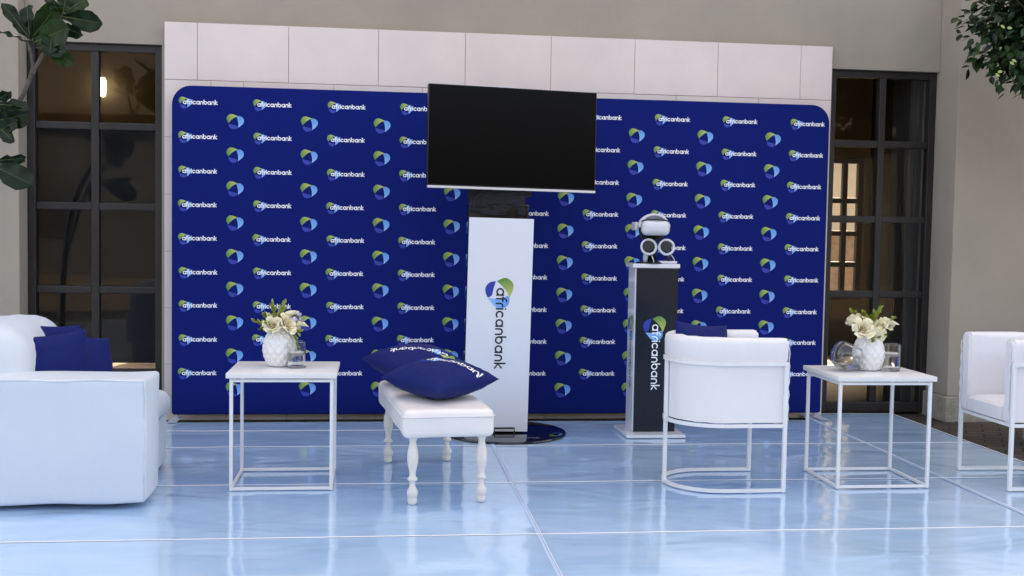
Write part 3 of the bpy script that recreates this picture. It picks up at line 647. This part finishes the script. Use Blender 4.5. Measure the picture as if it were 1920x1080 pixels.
# ================================================================== CUSHIONS
def pillow_fn(a, t, seed):
    def f(u, v, s):
        pu = 1-.075*(1-v*v); pv = 1-.075*(1-u*u)
        x, y = a/2*u*pu, a/2*v*pv
        e = max(0, (1-abs(u)**2.3))*max(0, (1-abs(v)**2.3)); z = s*t/2*e**.48
        edge = 1-min(1, e*1.6)
        wr = .006*noise.noise(Vector((u*5+seed, v*5, s)))+.008*edge*noise.noise(Vector((u*11, v*11+seed, s)))*(1 if e > 0 else 0)
        return Vector((x, y, z+s*wr*min(1, e*6)))
    return f
def pillow(lab, loc, rot, a=.45, t=.17, seed=0, prt=None, group='navy scatter cushions'):
    o_ = thing('cushion', lab, 'cushion', loc, 0, group); o_.rotation_euler = (Matrix.Rotation(rot[0], 3, 'X') @ Matrix.Rotation(rot[1], 3, 'Y') @ Matrix.Rotation(rot[2], 3, 'Z')).to_euler() if len(rot) == 4 else rot
    f = pillow_fn(a, t, seed); bm = BM(); n_ = 34; vs2 = []
    P_ = [math.sin(math.pi/2*(-1+2*i/n_)) for i in range(n_+1)]
    for s in (-1, 1):
        g = [[bm.verts.new(f(u, v, s)) for v in P_] for u in P_]
        for i in range(n_):
            for j in range(n_):
                q = (g[i][j], g[i+1][j], g[i+1][j+1], g[i][j+1]); bm.faces.new(q if s > 0 else q[::-1])
    bmesh.ops.remove_doubles(bm, verts=bm.verts, dist=1e-5); obj('cover', bm, 'cushion_navy', o_, smooth=1)
    bm = BM(); E_ = [(P_[i], -1) for i in range(n_)]+[(1, P_[i]) for i in range(n_)]+[(-P_[i], 1) for i in range(n_)]+[(-1, -P_[i]) for i in range(n_)]
    tube(bm, [f(u, v, 1) for u, v in E_], .0025, 5, closed=True); obj('seam', bm, 'cushion_navy', o_, smooth=1)
    if prt:
        (ou, ov, ang, unit) = prt[:4]; eo = len(prt) > 4; ca, sa = math.cos(R(ang)), math.sin(R(ang))
        def mp_(c):
            x = (c.x-(0 if eo else 4.7))*unit; y = (c.y-(0 if eo else .4))*unit; X = ou+x*ca-y*sa; Y_ = ov+x*sa+y*ca
            u = max(-.97, min(.97, X/(a/2)/.96)); v = max(-.97, min(.97, Y_/(a/2)/.96)); p = f(u, v, 1); return p+Vector((0, 0, .0025+c.z*.003))
        link('printed_emblem' if eo else 'printed_wordmark', print_mesh('cushion_print', text=not eo, sw=.24, mapf=mp_), o_)
    return o_
# ================================================================== BENCH
bn = thing('bench', 'white upholstered bench on four turned legs in front of the stand', 'bench', (1.677, -1.934, .0075), R(6.3))
bm = BM(); rbox(bm, -.222, .222, -.54, .54, .325, .462, .03, .025, .006, 5, 3, (.004, .004, .012)); obj('seat', bm, 'leatherette', bn, smooth=1)
def loop_rect(hx, hy, z, r=.03):
    P_ = []
    for cx, cy, a0 in ((hx-r, hy-r, 0), (-hx+r, hy-r, 90), (-hx+r, -hy+r, 180), (hx-r, -hy+r, 270)):
        P_ += [(cx+r*math.cos(R(a0+k*18)), cy+r*math.sin(R(a0+k*18)), z+.003*noise.noise(Vector((cx*3+k, cy*3, z)))) for k in range(6)]
    return P_
bm = BM(); tube(bm, loop_rect(.2245, .5425, .428), .004, 6, closed=True); obj('piping', bm, 'piping', bn, smooth=1)
LEG = [(.017, 0), (.022, .006), (.0235, .02), (.021, .034), (.0245, .038), (.027, .05), (.0255, .066), (.015, .086), (.0125, .1), (.014, .112), (.024, .118), (.0245, .126), (.017, .134), (.0145, .145), (.018, .168), (.0255, .2), (.0275, .228), (.025, .258), (.018, .288), (.0155, .304), (.021, .318), (.024, .326)]
for a in (-1, 1):
    for c in (-1, 1): obj('leg', lathe(BM(), LEG, 28), 'turned_wood', bn, smooth=50, loc=(a*.169, c*.49, 0))
pillow('navy cushion nearest on the bench with white wordmark along its ridge', (1.708, -2.10, .572), (R(6), R(-.5), R(40), 1), .425, .185, 1, (.03, -.055, -68, .030))
pillow('navy cushion lying behind on the bench near the stand', (1.605, -1.66, .595), (R(8), R(1), R(30), 1), .44, .19, 5, (.0, -.05, 142, .030))

# ================================================================== SOFA
sf = thing('sofa', 'white slipcovered sofa with one arm at the left edge of the photo', 'sofa', (-.1, -1.7, 0))
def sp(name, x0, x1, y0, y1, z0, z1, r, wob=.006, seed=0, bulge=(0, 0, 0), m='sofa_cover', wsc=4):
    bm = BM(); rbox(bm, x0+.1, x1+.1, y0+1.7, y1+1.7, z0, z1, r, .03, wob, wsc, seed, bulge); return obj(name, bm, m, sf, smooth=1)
sp('arm', -.72, .322, -2.475, -2.13, .034, .612, .018, .010, 1, (.004, .008, .010))
sp('base', -.70, .245, -2.128, -1.50, .034, .30, .025, .008, 4)
sp('seat_cushion', -.40, .265, -2.125, -1.50, .302, .435, .06, .010, 9, (.015, 0, .02))
bk_ = sp('backrest', -.74, -.265, -2.30, -1.50, .44, .83, .14, .012, 20, (.0, 0, .02), wsc=6)
sp('back_support', -.76, -.42, -2.12, -1.52, .302, .60, .04, .006, 22)
for yy in (-2.0, -1.9, -1.78, -1.68, -1.6):
    bm = BM(); tube(bm, [(-.50+.1+.225*math.cos(R(a))*1.02, yy+1.7, .64+.198*math.sin(R(a))) for a in range(-10, 130, 10)], .006, 6); obj('cover_fold', bm, 'sofa_cover', sf, smooth=1)
for x in (-.6, .17):
    for y in (-2.36, -1.58): obj('foot', lathe(BM(), [(.02, .0085), (.025, .02), (.025, .04)], 14), 'dark_plastic', sf, loc=(x+.1, y+1.7, 0))
bm = BM(); tube(bm, [(.4195+.003*math.sin(k*.7), -.772+.002*math.sin(k*1.3), .05+.552*k/24) for k in range(25)], .003, 6)
tube(bm, [(-.6+1.018*k/30, -.774+.002*math.sin(k*.9), .609+.003*math.sin(k*.6)) for k in range(31)], .003, 6); obj('piping', bm, 'sofa_cover', sf, smooth=1)
pillow('front navy cushion leaning on the white sofa behind its arm', (-.195, -1.985, .600), (R(80), R(-3), R(50)), .37, .13, 8, (.125, -.085, 0, .05, 1))
pillow('rear navy cushion with raised corner against the sofa back', (-.265, -1.80, .625), (R(80), R(5), R(58)), .37, .12, 11)
pillow('right navy cushion slumped beside the other two on the sofa', (-.135, -1.72, .575), (R(66), R(10), R(52)), .37, .12, 14, (.125, -.085, 0, .05, 1))

# ================================================================== ARMCHAIRS
def armchair(lab, cx, cy, rz):
    t = thing('armchair', lab, 'armchair', (cx, cy, .0075), rz, 'white tub armchairs on square tube frames')
    # local: opening towards +x, legs at x=.30, straight arms then half round back
    def D(R_, xf, z, n_=18, rad=.26): 
        P_ = [(xf, -R_, z), (xf*.5, -R_, z)]
        P_ += [(-R_*math.sin(math.pi*k/n_)*1.0, -R_*math.cos(math.pi*k/n_), z) for k in range(n_+1)]
        return P_+[(xf*.5, R_, z), (xf, R_, z)]
    for z, nm, RR in ((.0105, 'floor_rail', .258), (.345, 'seat_rail', .258), (.665, 'arm_rail', .262)):
        bm = BM(); tube(bm, D(RR, .30, z), .0085, 4, square=True); obj(nm, bm, 'white_metal', t, smooth=30)
    for x, y in ((.30, -.258), (.30, .258), (-.26, 0)):
        obj('leg', B(x-.010, x+.010, y-.010, y+.010, .0, .674, bev=.002, seg=1), 'white_metal', t)
    bm = BM(); tube(bm, [(.295, -.25, .345), (.295, .25, .345)], .0085, 4, square=True); obj('front_rail', bm, 'white_metal', t)
    # upholstered shell
    bm = BM(); path = D(.212, .31, 0, 26); nP = len(path); secs = []
    prof = [(-.036, .36), (-.036, .50), (-.036, .64), (-.040, .67), (-.050, .69), (-.052, .765), (-.049, .786), (-.036, .795), (.016, .794), (.031, .786), (.035, .765), (.034, .50), (.034, .36), (0, .352)]
    for i, p in enumerate(path):
        a = Vector(path[min(i+1, nP-1)])-Vector(path[max(i-1, 0)]); a.normalize(); inn = Vector((-a.y, a.x, 0))
        if inn.dot(Vector((.1, 0, 0))-Vector(p)) < 0: inn = -inn
        ring = []
        for k, (o_, z) in enumerate(prof):
            q = Vector(p)+inn*o_; q.z = z+(.006*noise.noise(Vector((i*.35, k*.3, rz))) if z > .6 else .004*noise.noise(Vector((i*.6, 0, rz+3))))
            q += inn*(.006*noise.noise(Vector((i*.3+5, z*7, rz)))+.007*noise.noise(Vector((i*.55+z*9, z*4, rz+2))))
            ring.append(bm.verts.new(q))
        secs.append(ring)
    for a, c in zip(secs, secs[1:]):
        for k in range(len(prof)): bm.faces.new((a[k], a[(k+1) % len(prof)], c[(k+1) % len(prof)], c[k]))
    for s in (secs[0], secs[-1]): bm.faces.new(s if s is secs[-1] else s[::-1])
    bmesh.ops.recalc_face_normals(bm, faces=bm.faces)
    es = [e for e in bm.edges if len(e.link_faces) == 2 and any(len(f.verts) > 4 for f in e.link_faces)]
    bmesh.ops.bevel(bm, geom=es, offset=.012, segments=3, affect='EDGES')
    obj('shell', bm, 'slipcover', t, smooth=50)
    # seat
    bm = BM(); outl = [(x*.98, y*.80) for x, y, _ in D(.212, .315, 0, 20)]; rr = []
    for ins, z in ((.02, .352), (0, .362), (-.004, .40), (0, .43), (.02, .447), (.08, .456)):
        rr.append([bm.verts.new((x-(ins if x > .05 else -ins*.7), y*(1-ins*4), z)) for x, y in outl])
    for a, c in zip(rr, rr[1:]):
        for k in range(len(outl)): bm.faces.new((a[k], a[(k+1) % len(outl)], c[(k+1) % len(outl)], c[k]))
    bm.faces.new(rr[0][::-1]); bm.faces.new(rr[-1]); bmesh.ops.recalc_face_normals(bm, faces=bm.faces); obj('seat', bm, 'slipcover', t, smooth=40)
    # loose hem threads under the cover and a stitched edge at the arm fronts
    bm = BM()
    for k in range(26):
        q = path[3+k % (nP-6)]; s = 1.17; x, y = q[0]*s, q[1]*s
        leaflet(bm, Vector((x, y, .355)), (random.uniform(-1, 1), random.uniform(-.6, .6), -.6), (1, .3, 0), random.uniform(.012, .03), .006)
    obj('frayed_hem', bm, 'slipcover', t)
    for s in (-1, 1):
        bm = BM(); tube(bm, [(.318+.003*math.sin(z*90), s*(.248-.002*math.cos(z*70)), z) for z in [.37+.0165*k for k in range(24)]], .003, 5); obj('stitched_edge', bm, 'piping', t, smooth=1)
    return t
armchair('white tub armchair seen from behind beside the black pedestal', 3.171, -2.035, R(1))
armchair('white tub armchair cut off by the right edge of the photo', 5.0, -2.062, R(180))
pillow('navy cushion peeking over the armchair beside the pedestal', (3.12, -1.99, .655), (R(80), R(6), R(30)), .40, .13, 17)

# ================================================================== PLANTS
pl = thing('fig_plant', 'broad leaved fig plant with bare stems beside the left window', 'plant', (-1.12, -.95, -.02))
PO = Vector((-1.12, -.95, -.02))
obj('pot', lathe(BM(), [(.14, 0), (.15, .01), (.2, .36), (.215, .37), (.215, .41), (.19, .41), (.185, .35)], 36), 'pot', pl, smooth=40); obj('soil', lathe(BM(), [(.01, .352), (.183, .353)], 24, caps=False), 'soil', pl)
def branch(name, pts, r0, r1, par, off):
    q = catmull([tuple(p) for p in pts], k=5); n_ = len(q); bm = BM()
    tube(bm, [Vector(p)-off for p in q], [r0+(r1-r0)*i/(n_-1)+.0015*noise.noise(Vector((i*.9, 0, r0*99))) for i in range(n_)], 9); return obj(name, bm, 'bark', par, smooth=1)
branch('trunk', [(-1.12, -.95, .3), (-1.10, -.96, .9), (-1.02, -.98, 1.5), at(-20, 240, -1.0)], .024, .018, pl, PO)
branch('branch', [at(-20, 240, -1.0), at(5, 220, -1.0), at(36, 190, -1.0), at(55, 150, -1.0), at(62, 120, -1.0), at(52, 78, -1.0)], .018, .009, pl, PO)
branch('branch', [at(60, 140, -1.0), at(75, 112, -1.02), at(88, 88, -1.04), at(112, 40, -1.04), at(120, 22, -1.04)], .013, .007, pl, PO)
branch('branch', [(-1.05, -.97, 1.35), at(-15, 275, -1.02), at(0, 255, -1.02), at(20, 241, -1.02)], .012, .005, pl, PO)
branch('branch', [(-1.09, -.96, 1.0), at(-50, 330, -1.0), at(-25, 312, -1.0), at(-12, 300, -1.0)], .012, .006, pl, PO)
branch('branch', [at(-20, 240, -1.0), at(-30, 205, -1.0), at(-12, 190, -1.0)], .011, .006, pl, PO)
def fig_leaf(pa, pb, wpx, dya=0, dyb=0, roll=0, young=False, bend=.12, seed=0):
    a, b_ = at(*pa, -1.02+dya), at(*pb, -1.02+dyb); d = b_-a; L = d.length; d.normalize()
    view = (Vector(CAM)-a).normalized(); s = d.cross(view).normalized(); s = Matrix.Rotation(R(roll), 3, d) @ s; nn = s.cross(d)
    if nn.dot(view) < 0: nn = -nn
    W_ = wpx/2100*a_dist(a)/2; bm = BM(); nl, nw = 14, 8; g = []
    for i in range(nl+1):
        t = i/nl; wd = W_*(.16+.30*math.sin(min(1, t/.45)*math.pi*.5)*(1) + .62*max(0, math.sin(math.pi*max(0, (t-.18)/.82)**1.35)))
        if t > .93: wd *= (1-t)/.07*.7+.18
        if t < .05: wd *= .3+t*14
        wd = min(wd, W_); row = []
        for j in range(nw+1):
            u = (j/nw-.5)*2; c = a+d*L*t+s*wd*u+nn*(abs(u)**1.4*wd*.28 - bend*L*(t*t-.0*t)*1.0 + .010*math.sin(t*17+seed+u)*abs(u)-.0025*math.cos(u*0)*0)
            vein = .0018*abs(math.sin((t*8-abs(u)*1.4)*math.pi)); c += nn*vein; row.append(bm.verts.new(c-PO))
        g.append(row)
    for i in range(nl):
        for j in range(nw): bm.faces.new((g[i][j], g[i][j+1], g[i+1][j+1], g[i+1][j]))
    o = obj('leaf', bm, 'leaf_fig_young' if young else 'leaf_fig', pl, smooth=1)
    bm = BM(); tube(bm, [Vector(g[i][nw//2].co) if False else (a+d*L*(i/nl)+nn*(-bend*L*(i/nl)**2+.003)-PO) for i in range(nl)], [.0028*(1-.7*i/nl) for i in range(nl)], 5); obj('midrib', bm, 'leaf_rib', o, smooth=1)
def a_dist(p): return (Vector(p)-Vector(CAM)).dot(fw)
for k, q in enumerate([((54, 72), (6, 4), 26, 0, -.06, 25, 0), ((57, 68), (46, 6), 30, 0, .05, -35, 0), ((60, 70), (108, 14), 46, 0, -.08, 20, 1), ((64, 80), (126, 52), 48, -.02, -.12, -15, 1), ((60, 78), (66, 30), 34, -.01, .1, 30, 0),
    ((86, 84), (130, 118), 30, -.02, -.1, 15, 1), ((114, 30), (187, 44), 40, -.02, -.1, 10, 0), ((118, 26), (162, -6), 34, -.02, .05, -20, 1), ((112, 26), (84, -14), 20, -.02, .05, 50, 0), ((50, 78), (-8, 54), 13, 0, -.05, 62, 0), ((116, 28), (128, -22), 34, -.02, -.05, 20, 1),
    ((-14, 190), (17, 178), 22, 0, -.08, 35, 0), ((-14, 196), (50, 198), 26, 0, -.12, -40, 0), ((-6, 226), (48, 216), 44, .0, -.1, 10, 0), ((-8, 250), (24, 228), 28, .0, -.1, -20, 0), ((-14, 300), (45, 300), 24, 0, -.1, 45, 0), ((-18, 308), (54, 342), 46, 0, -.12, -5, 0), ((-30, 310), (-60, 350), 40, 0, -.1, 0, 0), ((-30, 205), (-70, 160), 44, 0, -.1, 0, 0), ((100, 55), (92, 96), 34, -.02, -.12, 12, 0), ((72, 90), (112, 92), 30, -.0, -.14, -30, 0), ((56, 74), (28, 32), 24, .02, .06, -20, 0), ((62, 72), (84, 22), 30, .03, .12, 35, 0), ((108, 44), (146, 66), 26, .0, -.1, 30, 0), ((116, 30), (98, 4), 24, .0, -.1, -30, 1), ((-8, 232), (20, 262), 26, 0, -.1, 20, 0), ((-12, 196), (22, 226), 28, .02, .04, -25, 0)]):
    fig_leaf(*q[:6], young=q[6], seed=k, bend=.10+.05*(k % 3))
# tree at the upper right
random.seed(21)
TX, TY = 5.92, -1.0
tr = thing('ficus_tree', 'dense small leaved dark green tree reaching in at the upper right', 'tree', (TX, TY, -.02)); TO = Vector((TX, TY, -.02))
obj('pot', B(-.22, .22, -.22, .22, 0, .45, bev=.02), 'pot', tr); obj('soil', B(-.19, .19, -.19, .19, .45, .456), 'soil', tr)
branch('trunk', [(TX, TY, .4), (TX+.02, TY, 1.0), (TX-.02, TY, 1.7), (TX-.03, TY, 2.3), (TX-.05, TY, 2.9)], .045, .022, tr, TO)
cc = Vector((5.74, -1.0, 2.77)); twigs = []
for k in range(90):
    while True:
        d = Vector((random.uniform(-1, .7), random.uniform(-1, .6), random.uniform(-1, 1)))
        if .2 < d.length < 1: break
    d.normalize(); e = cc+Vector((d.x*.54, d.y*.48, d.z*.56))*random.uniform(.8, 1.04); s = cc+Vector((.1, 0, random.uniform(-.5, .3)))
    mid = s.lerp(e, .55)+Vector((0, 0, .05)); twigs.append((s, mid, e))
    if k < 26: branch('limb', [s, mid, e], .009, .003, tr, TO)
def fleaf(): 
    bm = BM(); leaflet(bm, Vector((0, 0, 0)), (1, 0, 0), (0, 0, 1), 1, .52); me = bpy.data.meshes.new('leaf'); bm.to_mesh(me); bm.free(); return me
leaf_me = {}
for nm in ('leaf_ficus', 'leaf_ficus_dark', 'leaf_ficus_new'): leaf_me[nm] = fleaf(); leaf_me[nm].materials.append(M(nm))
Ls = []
for s, mid, e in twigs:
    for q in range(58):
        t = random.uniform(.35, 1.06); p = (s.lerp(mid, t/.55) if t < .55 else mid.lerp(e, (t-.55)/.45)); p = p+Vector((random.gauss(0, .05), random.gauss(0, .05), random.gauss(0, .05)))
        out = (p-cc).normalized(); dr = (out*.7+Vector((random.uniform(-1, 1), random.uniform(-1, 1), random.uniform(-1.2, .4)))).normalized(); L = random.uniform(.055, .09)
        nn = Vector((random.uniform(-.7, .7), random.uniform(-.9, .3), 1)).normalized()
        x = dr; y = nn.cross(x).normalized(); z = x.cross(y)
        mt_ = Matrix((x, y, z)).transposed().to_4x4() @ Matrix.Diagonal((L, L, L, 1)); mt_.translation = p-TO
        Ls.append((p, mt_, random.choices(('leaf_ficus', 'leaf_ficus_dark'), (3, 2))[0]))
for q in range(1500):
    while True:
        d = Vector((random.uniform(-1, 1), random.uniform(-1, 1), random.uniform(-1, 1)))
        if d.length < 1: break
    p = Vector((5.63, -1.12, 2.70))+Vector((d.x*.54, d.y*.32, d.z*.50))*(1+.22*noise.noise(d*2.6))
    dr = (d*.6+Vector((random.uniform(-1, 1), random.uniform(-1, 1), random.uniform(-1.2, .3)))).normalized(); L = random.uniform(.055, .085); nn = Vector((random.uniform(-.7, .7), random.uniform(-.9, .3), 1)).normalized()
    x = dr; y = nn.cross(x).normalized(); z = x.cross(y); mt_ = Matrix((x, y, z)).transposed().to_4x4() @ Matrix.Diagonal((L, L, L, 1)); mt_.translation = p-TO
    Ls.append((p, mt_, random.choices(('leaf_ficus', 'leaf_ficus_dark'), (3, 2))[0]))
def near(q):
    x, y, z = topx(q[0]); inn = 0 if (1740 < x < 1915 and 3 < y < 300) else 10; return z+inn
Ls.sort(key=near)
for x, y in ((1876, 47), (1888, 52), (1893, 116), (1870, 135), (1897, 112), (1866, 138)):
    p = at(x, y, -1.47); mt_ = (Matrix.Rotation(random.uniform(-.6, .6), 4, 'Y') @ Matrix.Rotation(R(80), 4, 'X') @ Matrix.Diagonal((.035, .035, .035, 1))); mt_.translation = p-TO
    o = link('leaf', leaf_me['leaf_ficus_new'], tr); o.matrix_local = mt_; o['label'] = 'pale yellow new leaf'
for p, mt_, nm in Ls[:290]:
    o = link('leaf', leaf_me[nm], tr); o.matrix_local = mt_
cr_ = BM()
base = fleaf(); bv = [v.co.copy() for v in base.vertices]; bf = [tuple(p.vertices) for p in base.polygons]
for p, mt_, nm in Ls[290:]:
    vv = [cr_.verts.new(mt_ @ c) for c in bv]
    for f in bf:
        ff = cr_.faces.new([vv[i] for i in f]); ff.material_index = 0 if nm == 'leaf_ficus' else 1
o = obj('crown', cr_, 'leaf_ficus', tr); o.data.materials.append(M('leaf_ficus_dark')); o['kind'] = 'stuff'
